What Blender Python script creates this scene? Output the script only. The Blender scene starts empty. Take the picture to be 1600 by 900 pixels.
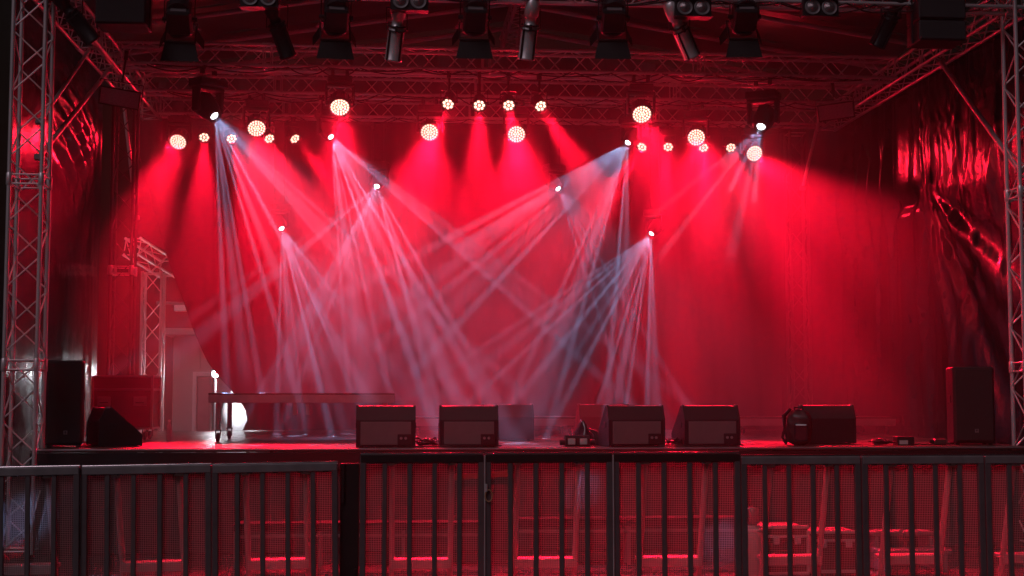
import bpy, bmesh, math, random
from mathutils import Vector, Matrix, Euler
random.seed(7)
S = bpy.context.scene
COL = S.collection
R = math.radians
PI = math.pi

# ------------------------------------------------------------------ camera
F_PX, YAW, PITCH = 2200.0, R(4.8), R(4.42)
CAM = Vector((-1.4565, -15.633, 1.71))
cd = bpy.data.cameras.new("camera"); cam = bpy.data.objects.new("camera", cd); COL.objects.link(cam)
cd.sensor_width = 36.0; cd.lens = F_PX / 1600 * 36; cd.clip_start = 0.1; cd.clip_end = 400
cam.location = CAM; cam.rotation_euler = (PI / 2 + PITCH, 0, -YAW)
S.camera = cam
S.render.resolution_x, S.render.resolution_y = 1024, 576

# ------------------------------------------------------------------ night sky and an added soft sun as audience-side fill
W = bpy.data.worlds.new("World"); S.world = W; W.use_nodes = True
wn = W.node_tree.nodes; wl = W.node_tree.links
sky = wn.new("ShaderNodeTexSky"); sky.sky_type = 'NISHITA'; sky.sun_disc = False
sky.sun_elevation = R(-3.0); sky.sun_rotation = R(216); sky.air_density = 1.2; sky.dust_density = 2.0
wl.new(sky.outputs[0], wn["Background"].inputs[0]); wn["Background"].inputs[1].default_value = 0.06
sd = bpy.data.lights.new("sun", 'SUN'); sd.energy = 0.5; sd.angle = R(25); sd.color = (1, .74, .86)
so = bpy.data.objects.new("sun", sd); COL.objects.link(so); so.rotation_euler = (R(44), 0, R(-36)); so.location = (0, -20, 20)

vs = S.view_settings
vs.view_transform = 'Standard'; vs.look = 'None'; vs.exposure = 0.0; vs.gamma = 1.0; vs.use_curve_mapping = False
cy = S.cycles
S.render.engine = 'CYCLES'
cy.use_denoising = True
try:
    cy.denoiser = 'OPENIMAGEDENOISE'; cy.denoising_input_passes = 'RGB_ALBEDO_NORMAL'
except Exception: pass
cy.max_bounces = 5; cy.diffuse_bounces = 2; cy.glossy_bounces = 3; cy.transmission_bounces = 3
cy.transparent_max_bounces = 8; cy.volume_bounces = 0
cy.sample_clamp_indirect = 0.0
cy.use_light_tree = True; cy.light_sampling_threshold = 0.0
cy.use_adaptive_sampling = False
cy.caustics_reflective = False; cy.caustics_refractive = False

HAZE_DENSITY, SMOKE_DENSITY, HAZE_ANISO = 0.0014, 0.046, 0.30
RED = (1.0, 0.0035, 0.030)
COOL = (0.36, 0.54, 1.0)
E_WASH, E_PAR, E_SPOT, E_SPILL = 4800.0, 7000.0, 21000.0, 95.0

# ------------------------------------------------------------------ helpers
def _basis():
    m = cam.rotation_euler.to_matrix()
    return m
def at(u, v, Y):
    """the point of the plane y = Y seen at pixel (u, v) of the 1600 x 900 photograph"""
    d = _basis() @ Vector(((u - 800) / F_PX, (450 - v) / F_PX, -1))
    return CAM + d * ((Y - CAM.y) / d.y)
def at_z(u, v, Z):
    d = _basis() @ Vector(((u - 800) / F_PX, (450 - v) / F_PX, -1))
    return CAM + d * ((Z - CAM.z) / d.z)

class MB:
    def __init__(s): s.v = []; s.f = []; s.sm = []
    def add(s, vs, fs, smooth=False, M=None):
        b = len(s.v)
        s.v += [tuple(M @ Vector(p)) if M else tuple(p) for p in vs]
        s.f += [tuple(b + i for i in f) for f in fs]; s.sm += [smooth] * len(fs)
        return s
    def box(s, c, d, M=None, taper=None):
        x, y, z = c; a, b, h = d[0] / 2, d[1] / 2, d[2] / 2
        t = taper or (1, 1)
        vs = [(x + sx * a * (t[0] if sz > 0 else 1), y + sy * b * (t[1] if sz > 0 else 1), z + sz * h) for sz in (-1, 1) for sy in (-1, 1) for sx in (-1, 1)]
        return s.add(vs, [(0, 2, 3, 1), (4, 5, 7, 6), (0, 1, 5, 4), (2, 6, 7, 3), (0, 4, 6, 2), (1, 3, 7, 5)], False, M)
    def rbox(s, c, d, r=0.01, M=None, seg=1):
        """box with bevelled edges"""
        bm = bmesh.new(); bmesh.ops.create_cube(bm, size=1.0)
        for v in bm.verts: v.co = Vector((v.co.x * d[0] + c[0], v.co.y * d[1] + c[1], v.co.z * d[2] + c[2]))
        bmesh.ops.bevel(bm, geom=bm.edges[:], offset=r, segments=seg, affect='EDGES', profile=0.5)
        bm.verts.index_update()
        vs = [v.co.copy() for v in bm.verts]; fs = [tuple(v.index for v in f.verts) for f in bm.faces]; bm.free()
        return s.add(vs, fs, False, M)
    def tube(s, p, q, r, n=8, r2=None, caps=True, M=None):
        p, q = Vector(p), Vector(q); z = (q - p).normalized()
        x = z.orthogonal().normalized(); y = z.cross(x); r2 = r if r2 is None else r2
        vs = [p + (x * math.cos(2 * PI * k / n) + y * math.sin(2 * PI * k / n)) * r for k in range(n)]
        vs += [q + (x * math.cos(2 * PI * k / n) + y * math.sin(2 * PI * k / n)) * r2 for k in range(n)]
        s.add(vs, [(k, (k + 1) % n, n + (k + 1) % n, n + k) for k in range(n)], True, M)
        if caps: s.add(vs, [tuple(range(n - 1, -1, -1)), tuple(range(n, 2 * n))], False, M)
        return s
    def path(s, pts, r, n=6, M=None):
        """a bent tube through the points"""
        pts = [Vector(p) for p in pts]; rings = []
        x = None
        for i, p in enumerate(pts):
            t = (pts[min(i + 1, len(pts) - 1)] - pts[max(i - 1, 0)]).normalized()
            x = t.orthogonal().normalized() if x is None else (x - t * x.dot(t)).normalized()
            y = t.cross(x)
            rings.append([p + (x * math.cos(2 * PI * k / n) + y * math.sin(2 * PI * k / n)) * r for k in range(n)])
        vs = [v for g in rings for v in g]; fs = []
        for i in range(len(pts) - 1):
            for k in range(n): fs.append((i * n + k, i * n + (k + 1) % n, (i + 1) * n + (k + 1) % n, (i + 1) * n + k))
        s.add(vs, fs, True, M)
        e = (len(pts) - 1) * n
        return s.add(vs, [tuple(range(n - 1, -1, -1)), tuple(range(e, e + n))], False, M)
    def lathe(s, prof, n=20, M=None, smooth=True):
        """profile of (radius, z) about the z axis"""
        vs = []; fs = []
        for r, z in prof: vs += [(r * math.cos(2 * PI * k / n), r * math.sin(2 * PI * k / n), z) for k in range(n)]
        for i in range(len(prof) - 1):
            for k in range(n): fs.append((i * n + k, i * n + (k + 1) % n, (i + 1) * n + (k + 1) % n, (i + 1) * n + k))
        s.add(vs, fs, smooth, M)
        e = (len(prof) - 1) * n
        return s.add(vs, [tuple(range(n - 1, -1, -1)), tuple(range(e, e + n))], False, M)
    def prism(s, poly, x0, x1, M=None):
        """polygon in (y, z) pushed along x"""
        n = len(poly)
        vs = [(x0, y, z) for y, z in poly] + [(x1, y, z) for y, z in poly]
        fs = [(k, (k + 1) % n, n + (k + 1) % n, n + k) for k in range(n)] + [tuple(range(n - 1, -1, -1)), tuple(range(n, 2 * n))]
        return s.add(vs, fs, False, M)
    def grid(s, fn, nu, nv, smooth=True):
        vs = [fn(i / nu, j / nv) for j in range(nv + 1) for i in range(nu + 1)]
        fs = [(j * (nu + 1) + i, j * (nu + 1) + i + 1, (j + 1) * (nu + 1) + i + 1, (j + 1) * (nu + 1) + i) for j in range(nv) for i in range(nu)]
        return s.add(vs, fs, smooth)
    def mesh(s, name, mat):
        me = bpy.data.meshes.new(name); me.from_pydata(s.v, [], s.f); me.update()
        for p, q in zip(me.polygons, s.sm): p.use_smooth = q
        if mat: me.materials.append(mat)
        bm = bmesh.new(); bm.from_mesh(me); bmesh.ops.recalc_face_normals(bm, faces=bm.faces[:]); bm.to_mesh(me); bm.free()
        return me

def link(name, me, parent=None, loc=(0, 0, 0), rot=None, scale=None):
    o = bpy.data.objects.new(name, me); COL.objects.link(o)
    if parent: o.parent = parent
    o.location = loc
    if rot is not None:
        if isinstance(rot, Matrix): o.rotation_mode = 'QUATERNION'; o.rotation_quaternion = rot.to_quaternion()
        elif len(rot) == 4: o.rotation_mode = 'QUATERNION'; o.rotation_quaternion = rot
        else: o.rotation_euler = rot
    if scale is not None: o.scale = scale
    return o
def put(name, mb, mat, parent=None, **k): return link(name, mb.mesh(name, mat), parent, **k)
def tag(o, label=None, cat=None, group=None, kind=None):
    if label: o["label"] = label
    if cat: o["category"] = cat
    if group: o["group"] = group
    if kind: o["kind"] = kind
    return o
def thing(name, label, cat, loc=(0, 0, 0), rz=0.0, group=None, rot=None):
    o = bpy.data.objects.new(name, None); COL.objects.link(o); o.location = loc
    o.rotation_euler = rot if rot else (0, 0, rz); o.empty_display_size = .1
    return tag(o, label, cat, group)
def structure(name, mb, mat, **k): return tag(put(name, mb, mat, **k), kind='structure')
_cache = {}
def cached(key, fn):
    if key not in _cache: _cache[key] = fn()
    return _cache[key]
def along(d):
    return Vector((0, 0, 1)).rotation_difference(Vector(d).normalized())

# ------------------------------------------------------------------ materials
def mat(name, col, rough=.5, metal=0.0, var=.25, vscale=6.0, bump=0.0, bscale=40.0, rvar=.15, spec=.5, detail=4, sheen=0, stretch=None):
    m = bpy.data.materials.new(name); m.use_nodes = True
    n, l = m.node_tree.nodes, m.node_tree.links; b = n["Principled BSDF"]
    b.inputs["Metallic"].default_value = metal; b.inputs["Specular IOR Level"].default_value = spec
    tc = n.new("ShaderNodeTexCoord"); src = tc.outputs["Object"]
    if stretch:
        mp = n.new("ShaderNodeMapping"); mp.inputs["Scale"].default_value = stretch; l.new(src, mp.inputs[0]); src = mp.outputs[0]
    nz = n.new("ShaderNodeTexNoise"); nz.inputs["Scale"].default_value = vscale; nz.inputs["Detail"].default_value = detail
    l.new(src, nz.inputs[0])
    mx = n.new("ShaderNodeMix"); mx.data_type = 'RGBA'
    mx.inputs[6].default_value = tuple(c * (1 - var) for c in col) + (1,)
    mx.inputs[7].default_value = tuple(min(1, c * (1 + var)) for c in col) + (1,)
    l.new(nz.outputs[0], mx.inputs[0]); l.new(mx.outputs[2], b.inputs["Base Color"])
    mr = n.new("ShaderNodeMapRange"); mr.inputs[3].default_value = max(.02, rough - rvar); mr.inputs[4].default_value = min(1, rough + rvar)
    l.new(nz.outputs[0], mr.inputs[0]); l.new(mr.outputs[0], b.inputs["Roughness"])
    if bump:
        n2 = n.new("ShaderNodeTexNoise"); n2.inputs["Scale"].default_value = bscale; n2.inputs["Detail"].default_value = 3
        l.new(src, n2.inputs[0])
        bp = n.new("ShaderNodeBump"); bp.inputs["Strength"].default_value = bump; bp.inputs["Distance"].default_value = .02
        l.new(n2.outputs[0], bp.inputs["Height"]); l.new(bp.outputs[0], b.inputs["Normal"])
    return m
def glow(name, col, strength):
    m = bpy.data.materials.new(name); m.use_nodes = True
    n, l = m.node_tree.nodes, m.node_tree.links; n.remove(n["Principled BSDF"])
    e = n.new("ShaderNodeEmission"); e.inputs[0].default_value = col + (1,); e.inputs[1].default_value = strength
    l.new(e.outputs[0], n["Material Output"].inputs[0])
    return m

M_alu = mat("aluminium", (.76, .75, .76), .40, .55, .2, 9, .05, 60)
M_alud = mat("dull_aluminium", (.30, .30, .31), .45, .6, .3, 7, .08, 50)
M_dark = mat("dimmed_truss_tube", (.10, .10, .10), .5, .4, .3, 7)  # truss metal darkened in colour so the rear towers look dimly lit
M_black = mat("black_powder_coat", (.018, .018, .019), .42, 0, .3, 8, .1, 220)
M_cab = mat("black_cabinet_paint", (.012, .0115, .012), .5, 0, .35, 5, .3, 300)
M_grill = mat("speaker_grille", (.018, .017, .017), .5, .2, .3, 30, .5, 420)
M_panel = mat("grey_back_panel", (.17, .15, .155), .5, .1, .25, 4, .2, 200)
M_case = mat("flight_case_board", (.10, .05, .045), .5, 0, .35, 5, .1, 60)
M_deck = mat("stage_plywood", (.075, .055, .045), .30, 0, .4, 3, .15, 35, stretch=(1, 5, 1))
M_edge = mat("black_stage_fascia", (.012, .012, .012), .45, 0, .3, 4)
M_skirt = mat("stage_skirt_cloth", (.060, .055, .055), .6, 0, .35, 2.5, .2, 30)
M_cloth = mat("black_backdrop_cloth", (.022, .020, .020), .9, 0, .3, 3, .25, 120, spec=.15)
M_tarp = mat("black_plastic_tarp", (.018, .018, .023), .22, 0, .4, 3.0, .28, 6.0, rvar=.10, spec=.6)
M_galv = mat("galvanised_pale_tube", (.80, .77, .77), .45, .0, .15, 12, .05, 60)
M_chrome = mat("polished_tube", (.75, .75, .76), .2, 1.0, .1, 12, rvar=.06)
M_paint = mat("dark_grey_barrier_paint", (.11, .10, .105), .5, .1, .35, 9, .1, 80)
M_rafter = mat("white_painted_rafter", (.72, .68, .68), .5, 0, .12, 5)
M_roof = mat("roof_membrane", (.115, .085, .085), .42, 0, .35, 1.2, .3, 3.0)
M_white = mat("white_tarpaulin", (.78, .78, .80), .5, 0, .06, 3, .5, 4)
M_cabin = mat("site_cabin_steel", (.42, .41, .40), .5, .1, .2, 2, .1, 12)
M_glass = mat("lamp_front_glass", (.62, .58, .62), .3, .0, .5, 25, .3, 60, stretch=(1, 1, 8))
M_lensd = mat("blinder_bulb_glass", (.30, .27, .27), .2, .6, .4, 40, .3, 90)
M_rubber = mat("black_rubber", (.015, .015, .015), .6)
M_cable = mat("cable_rubber", (.03, .02, .02), .35)
M_wood = mat("pale_timber", (.42, .27, .15), .6, 0, .3, 8, .2, 60, stretch=(1, 8, 8))
M_label = mat("paper_label", (.55, .52, .50), .6)
M_asphalt = mat("asphalt", (.05, .048, .047), .85, 0, .35, 1.5, .6, 90)
M_plastic = mat("clear_water_bottle", (.5, .52, .55), .15, 0, .2, 10)
M_leaf = mat("dark_hedge_leaf", (.05, .075, .03), .6, 0, .4, 6)
M_led = glow("led_emitter", (1.0, .56, .42), 3.0)
M_hot = glow("spot_lens_glow", (.85, .92, 1.0), 14.0)
M_flood = glow("work_light_glow", (.92, .96, 1.0), 60.0)

def netting(name, base, trans):
    m = mat(name, base, .5, .25, .25, 20)
    n, l = m.node_tree.nodes, m.node_tree.links
    t = n.new("ShaderNodeBsdfTranslucent"); t.inputs[0].default_value = (.62, .58, .58, 1)
    mx = n.new("ShaderNodeMixShader"); mx.inputs[0].default_value = trans
    l.new(n["Principled BSDF"].outputs[0], mx.inputs[1]); l.new(t.outputs[0], mx.inputs[2])
    l.new(mx.outputs[0], n["Material Output"].inputs[0])
    return m
M_net = netting("coated_wire_mesh", (.46, .41, .41), .55)

# ------------------------------------------------------------------ ground, hedge at the far left, haze
DECK = 1.15
XL, XR = at(66, 690, 0).x, at(1588, 690, 0).x       # inner faces of the front towers
YB = 7.9                                             # rear edge of the deck
structure("ground", MB().grid(lambda a, b: (-60 + 120 * a, -60 + 120 * b, .02 * math.sin(a * 40) * math.sin(b * 37)), 40, 40), M_asphalt)
hz = MB().box((0, 0, 4.0), (124, 124, 10.2))
mh = bpy.data.materials.new("haze_air"); mh.use_nodes = True; mh.cycles.volume_sampling = "EQUIANGULAR"
_n, _l = mh.node_tree.nodes, mh.node_tree.links; _n.remove(_n["Principled BSDF"])
pv = _n.new("ShaderNodeVolumePrincipled"); pv.inputs["Density"].default_value = HAZE_DENSITY
pv.inputs["Color"].default_value = (.97, .96, .97, 1); pv.inputs["Anisotropy"].default_value = HAZE_ANISO
_l.new(pv.outputs[0], _n["Material Output"].inputs["Volume"])
tag(put("haze", hz, mh), kind='stuff')
# machine smoke hanging over the stage: a lumpy closed cloud between the side walls
ms = bpy.data.materials.new("stage_smoke"); ms.use_nodes = True; ms.cycles.volume_sampling = "EQUIANGULAR"
_n, _l = ms.node_tree.nodes, ms.node_tree.links; _n.remove(_n["Principled BSDF"])
pv = _n.new("ShaderNodeVolumePrincipled"); pv.inputs["Density"].default_value = SMOKE_DENSITY
pv.inputs["Color"].default_value = (.97, .96, .97, 1); pv.inputs["Anisotropy"].default_value = HAZE_ANISO
_l.new(pv.outputs[0], _n["Material Output"].inputs["Volume"])
bm = bmesh.new(); bmesh.ops.create_cube(bm, size=1.0); bmesh.ops.subdivide_edges(bm, edges=bm.edges[:], cuts=9, use_grid_fill=True)
for v in bm.verts:
    x, y, z = v.co
    X = (XL + XR) / 2 + x * (XR - XL + .2); Z = 1.125 + (z + .5) * 5.7; Y = 1.15 + (y + .5) * 7.4
    if y < -.49: Y += .25 * math.sin(X * 1.1) + .18 * math.sin(Z * 1.7 + X * .6) + .45 * max(0, z)
    v.co = (X, Y, Z)
me = bpy.data.meshes.new("smoke"); bm.to_mesh(me); bm.free(); me.materials.append(ms)
tag(link("smoke", me), kind='stuff')

# ------------------------------------------------------------------ stage deck
XC = (XL + XR) / 2
stage = thing("stage", "wide black stage with a dark plywood deck and cloth skirt", "stage", (XC, 0, 0))
SWID = XR - XL + .25
nx, ny = 6, 4
pw, pd = SWID / nx, YB / ny
pm = MB().rbox((0, 0, 0), (pw - .006, pd - .006, .04), .004).mesh("deck_panel", M_deck)
for i in range(nx):
    for j in range(ny):
        link("deck_panel", pm, stage, (-SWID / 2 + (i + .5) * pw, (j + .5) * pd, DECK - .02))
put("fascia", MB().rbox((0, .012, DECK - .14), (SWID, .06, .19), .006), M_edge, stage)
put("edge_trim", MB().tube((-SWID / 2, -.026, DECK - .014), (SWID / 2, -.026, DECK - .014), .010, 10), M_alud, stage)
def skirt_fn(a, b):
    x = -SWID / 2 + SWID * a
    return (x, .05 + .035 * math.sin(x * 9 + 1.5 * math.sin(x * 2.3)) * (1 - .4 * b), .02 + (DECK - .26) * b)
put("skirt", MB().grid(skirt_fn, 160, 6), M_skirt, stage)
for x in [-SWID / 2 + .1 + k * (SWID - .2) / 6 for k in range(7)]:
    for y in (.35, YB / 2, YB - .2):
        put("stage_leg", MB().tube((x, y, 0), (x, y, DECK - .04), .024, 6), M_alud, stage)

# ------------------------------------------------------------------ trusses
def tube_mesh(r, m, n=8): return cached(("tube", r, m.name, n), lambda: MB().tube((0, 0, 0), (0, 0, 1), r, n).mesh("tube", m))
def rod(name, root, p, q, r, m=None, n=8):
    p, q = Vector(p), Vector(q)
    return link(name, tube_mesh(r, m or M_alu, n), root, p, along(q - p), (1, 1, (q - p).length))
def truss(name, label, cat, p0, p1, w=.29, group=None, up=(0, 0, 1), h=None, cr=.025, br=.0095, step=.29, joints=(), phase=0, m=None):
    """box truss between the middles of its two end frames: four chords, zigzag braces on four faces"""
    p0, p1 = Vector(p0), Vector(p1); ax = (p1 - p0); L = ax.length; ax.normalize(); h = h or w
    u = Vector(up); u = (u - ax * u.dot(ax)).normalized(); s = ax.cross(u)
    root = thing(name, label, cat, p0, group=group)
    c = [(s * a * w / 2 + u * b * h / 2) for a, b in ((-1, -1), (1, -1), (1, 1), (-1, 1))]
    for k in c: rod("chord", root, k, k + ax * L, cr, m)
    n = max(2, round(L / step)); st = L / n
    for fi in range(4):
        a, b = c[fi], c[(fi + 1) % 4]
        for k in range(n):
            pa, pb = (a, b) if (k + fi + phase) % 2 else (b, a)
            rod("brace", root, pa + ax * (k * st + .015), pb + ax * ((k + 1) * st - .015), br, m, n=6)
    for t in [0.03, L - .03] + [j + e for j in joints for e in (-.05, .05)]:
        for fi in range(4): rod("end_strut", root, c[fi] + ax * t, c[(fi + 1) % 4] + ax * t, br * 1.1, n=6)
    for j in joints:
        for k in c: link("coupler", cached("coupler", lambda: MB().lathe([(.026, -.07), (.034, -.06), (.034, .06), (.026, .07)], 10).mesh("coupler", M_alu)), root, k + ax * j, along(ax))
    return root
ZT = 6.35                                            # middle height of the horizontal trusses (6.2 to 6.5)
TW = .29
xl, xr = XL - TW / 2 - .03, XR + TW / 2 + .03
ytr = (3.6, 5.3, 7.0)
names3 = ("nearest silver cross truss under the roof, carrying the two large spot heads",
          "middle silver cross truss under the roof, behind the nearest one",
          "rearmost silver cross truss, lowest in view, with the small lamps below it")
for y, lb in zip(ytr, names3):
    truss("roof_truss", lb, "truss", (xl + .2, y, ZT), (xr - .2, y, ZT), group="cross trusses under the roof", joints=(2.0, 5.0, 8.0))
truss("roof_truss", "front cross truss above the stage edge from which the black theatre lamps hang", "truss",
      (xl, -.05, ZT), (xr, -.05, ZT), group="cross trusses under the roof", joints=(2.0, 5.0, 8.0))
truss("side_truss", "truss along the left side of the stage roof", "truss", (xl, .2, ZT), (xl, 7.4, ZT), group="side trusses", joints=(2.5, 5.0))
truss("side_truss", "truss along the right side of the stage roof above the shiny tarps", "truss", (xr, .2, ZT), (xr, 7.4, ZT), group="side trusses", joints=(2.5, 5.0))
truss("truss_tower", "front left truss tower rising beside the left loudspeaker", "truss tower", (xl - .02, -.05, .05), (xl - .02, -.05, 7.1), w=.34, group="truss towers", up=(0, 1, 0), step=.36, joints=(2.0, 4.0))
truss("truss_tower", "front right truss tower rising in front of the shiny black tarp", "truss tower", (xr + .02, -.05, .05), (xr + .02, -.05, 7.1), w=.34, group="truss towers", up=(0, 1, 0), step=.36, joints=(2.0, 4.0))
p = at(187, 640, 5.3)
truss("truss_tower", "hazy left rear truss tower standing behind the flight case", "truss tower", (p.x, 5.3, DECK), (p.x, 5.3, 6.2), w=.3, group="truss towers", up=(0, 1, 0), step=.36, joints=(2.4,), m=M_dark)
p = at(236, 640, 8.6)
truss("truss_tower", "short hazy truss tower outside behind the left end of the backdrop", "truss tower", (p.x, 8.6, .05), (p.x, 8.6, at(236, 425, 8.6).z), w=.32, group="truss towers", up=(0, 1, 0), step=.4)
zz = at(236, 433, 8.6).z + .17
truss("side_truss", "short sloping truss stub on top of the short outside tower", "truss", (p.x - .25, 7.9, zz + .28), (p.x + .18, 9.0, zz), w=.28, group="side trusses")
p = at(1250, 640, 7.6)
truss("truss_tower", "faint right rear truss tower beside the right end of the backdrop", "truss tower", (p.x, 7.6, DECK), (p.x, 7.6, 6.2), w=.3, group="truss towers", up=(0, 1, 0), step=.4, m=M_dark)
# knee braces and poles
def pole(name, label, p, q, r=.026, m=None, grp="diagonal brace poles"):
    p, q = Vector(p), Vector(q)
    root = thing(name, label, "pole", p, group=grp)
    rod("tube", root, (0, 0, 0), q - p, r, m)
    for e in (Vector(), q - p): link("clamp", cached("pclamp", lambda: MB().rbox((0, 0, 0), (.09, .09, .07), .012).mesh("clamp", M_alud)), root, e)
    return root
pole("brace_pole", "brace pole from the right side truss down to the right front tower", (xr, 2.4, 6.2), (xr + .02, .16, 4.35), .034)
pole("brace_pole", "longer brace pole from the left side truss down to the left front tower", (xl, 3.9, 6.2), (xl + .02, .16, 4.35), .03)
pole("brace_pole", "shorter brace pole nearest the left front tower", (xl, 2.7, 6.2), (xl + .02, .16, 4.75), .024)
pole("brace_pole", "thin slanting pole below the right flood lamp", at(1281, 180, 6.6), at(1254, 294, 6.6), .026)
pole("brace_pole", "thin upright pole beside the left rear tower", at(194, 165, 5.7), at(213, 340, 5.7), .026)

# ------------------------------------------------------------------ roof
RIDGE_X = at(790, 45, 7.2).x; RIDGE_Z = at(790, 45, 7.2).z; SLOPE = .155
def roof_z(x): return RIDGE_Z - abs(x - RIDGE_X) * SLOPE
roof = thing("stage_roof", "dark red lit gable membrane roof on pale rafters over the stage", "roof", (RIDGE_X, 3.5, RIDGE_Z))
rl, rr = xl - .4 - RIDGE_X, xr + .4 - RIDGE_X
ysr = [7.2, 5.7, 4.2, 2.7, 1.2, -.3]
for y in ysr:
    for e in (rl, rr):
        rod("rafter", roof, (0, y - 3.5, 0), (e, y - 3.5, -abs(e) * SLOPE), .036, M_rafter, n=10)
for a, b in zip(ysr[1:] + [-1.0], ysr):
    for e in (rl, rr):
        def fn(s, t, a=a, b=b, e=e):
            x = e * s; y = a + (b - a) * t - 3.5
            sag = .10 * math.sin(PI * t) * (.6 + .4 * math.sin(9 * s + a)) + .015 * math.sin(31 * s + 5 * t + a)
            return (x, y, -abs(x) * SLOPE + .12 - sag * .9)
        put("membrane_panel", MB().grid(fn, 30, 10), M_roof, roof)
truss("ridge_truss", "lattice ridge truss running to the back under the middle of the roof", "truss", (RIDGE_X + .05, -.2, RIDGE_Z - .3), (RIDGE_X + .05, 7.2, RIDGE_Z - .3), w=.26)

# ------------------------------------------------------------------ backdrop
edge = [(215, 60), (216, 240), (240, 330), (268, 420), (300, 510), (326, 568), (350, 598), (372, 622), (386, 643), (388, 655), (380, 670), (372, 690)]
YD = 7.65
ep = [at(u, v, YD) for u, v in edge]
def edge_x(z):
    for a, b in zip(ep, ep[1:]):
        if b.z <= z <= a.z: return a.x + (b.x - a.x) * (a.z - z) / (a.z - b.z)
    return ep[0].x if z > ep[0].z else ep[-1].x
bx1 = at(1222, 500, YD).x
def bd_fn(s, t):
    z = DECK + .02 + (7.5 - DECK) * t
    x0 = edge_x(z); x = x0 + (bx1 - x0) * s; z = min(z, roof_z(x) - .04)
    return (x, YD + .05 * math.sin(x * 7.5 + .8 * math.sin(z)) + .03 * math.sin(x * 17 + z) + .05 * math.sin(z * 1.3 + x), z)
tag(put("backdrop_curtain", MB().grid(bd_fn, 220, 40), M_cloth), "huge black cloth backdrop across the rear of the stage, left edge swept diagonally", "backdrop")

bx2 = at(1330, 500, 8.1).x
def bd2(s, t):
    z = .3 + 6.3 * t; x = bx1 - .35 + (bx2 - bx1 + .35) * s
    return (x, 8.05 + .05 * math.sin(x * 8 + z) + .03 * math.sin(x * 19), z)
tag(put("backdrop_curtain", MB().grid(bd2, 40, 30), M_cloth), "narrow black curtain closing the gap right of the big backdrop", "backdrop")
# ------------------------------------------------------------------ side tarps
def hash1(i): return (math.sin(i * 127.1) * 43758.5453) % 1.0
def ridged(x, k=0):
    i = math.floor(x); f = x - i
    a, b = hash1(i + k), hash1(i + 1 + k)
    f = f * f * (3 - 2 * f)
    return a + (b - a) * f
def crumple(y, z, k=0):
    return sum(abs(ridged(y * f + 1.7 * ridged(z * f * .6, k + 5) + k, k) - .5) * g for f, g in ((1.6, .16), (3.7, .09), (8.3, .05)))
def tarp(name, label, xbase, y0, y1, z0, z1, fn, nu=90, nv=90):
    root = MB().grid(lambda s, t: fn(s, t, y0 + (y1 - y0) * s, z0 + (z1 - z0) * t), nu, nv)
    return tag(put(name, root, M_tarp), label, "tarp", "shiny black side tarps")
xs = xr + .30
def yz_of(u): 
    """depth at which the right side wall plane is seen in column u"""
    d = _basis() @ Vector(((u - 800) / F_PX, 0, -1)); return CAM.y + d.y * ((xs - CAM.x) / d.x)
def f1(s, t, y, z):
    top = max(0, (z - 4.6) / 1.6)
    fold = .08 * math.sin(y * 9 + 1.2 * ridged(z * .7, 3)) + .05 * (ridged(y * 9, 2) - .5)
    return (xs + .05 + fold * (.7 + 1.3 * math.exp(-((z - 4.9) / .6) ** 2)) + .14 * crumple(y, z, 4) * math.exp(-((z - 4.9) / .7) ** 2) - .25 * s * 0, y, z)
tarp("side_tarp", "rear right shiny black tarp with red vertical wrinkles beside the backdrop", xs, yz_of(1412), 7.9, .9, 6.6, f1)
def f2(s, t, y, z):
    w = max(0, (4.6 - z) / 3.6)
    return (xs - .06 + .06 * math.sin((y * 9 + 1.0 * w) + ridged(z, 8)) * (.4 + w) + .10 * math.exp(-((z - 4.55) / .12) ** 2) + .06 * crumple(y, z, 9) - .05 * math.exp(-((z - 4.7) / .35) ** 2) * (1 - s), y - .35 * w * (1 - s), z)
tarp("side_tarp", "middle right shiny black tarp panel hanging in long pleats", xs, yz_of(1470), yz_of(1402), .9, 6.6, f2)
gy, gz = yz_of(1462), at(1462, 292, yz_of(1462)).z
def f3(s, t, y, z):
    dy, dz = y - gy, z - gz
    r = math.hypot(dy, dz); an = math.atan2(-dy, -dz)                # angle from straight down, + towards the front
    below = 1 / (1 + math.exp(-(-dz - .05) * 8))
    fan = .06 * min(1, r / 1.2) ** 1.3 * (math.sin(an * 11 + 1.2 * ridged(r * 1.5, 3)) + .45 * math.sin(an * 27 + 2 + 2 * ridged(r, 6))) * below * math.exp(-(max(0, an - .9) / .35) ** 2)
    cr = crumple(y * 1.5, z * 1.2, 17) * .75 + .10 * (ridged(z * 1.1 + y * .7, 44) - .5)
    return (xs - .12 + fan + cr * (1 - .45 * below), y, z)
tarp("side_tarp", "front right crumpled shiny tarp fanning into folds behind the right loudspeaker", xs, -.1, yz_of(1452), .9, 6.3, f3, 130, 130)
xw = xl - .35
def f4(s, t, y, z):
    c = math.exp(-((y - 3.4) / 1.0) ** 2 - ((z - 5.2) / .7) ** 2)
    return (xw + .30 * crumple(y * 1.4, z * 1.4, 31) * (.25 + 1.5 * c) + .10 * c * abs(math.sin(z * 9 + y * 3)) , y, z)
tarp("side_tarp", "left side black tarp with a crumpled shiny bundle near the roof", xw, .3, 5.25, .9, 6.7, f4, 90, 110)

# ------------------------------------------------------------------ lamps
def spot(parent, energy, col, size, blend, radius, loc):
    ld = bpy.data.lights.new("beam", 'SPOT'); ld.energy = energy; ld.color = col
    ld.spot_size = R(size); ld.spot_blend = blend; ld.shadow_soft_size = radius
    o = bpy.data.objects.new("beam", ld); COL.objects.link(o); o.parent = parent
    o.location = loc; o.rotation_euler = (-PI / 2, 0, 0)
    return ld

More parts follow.
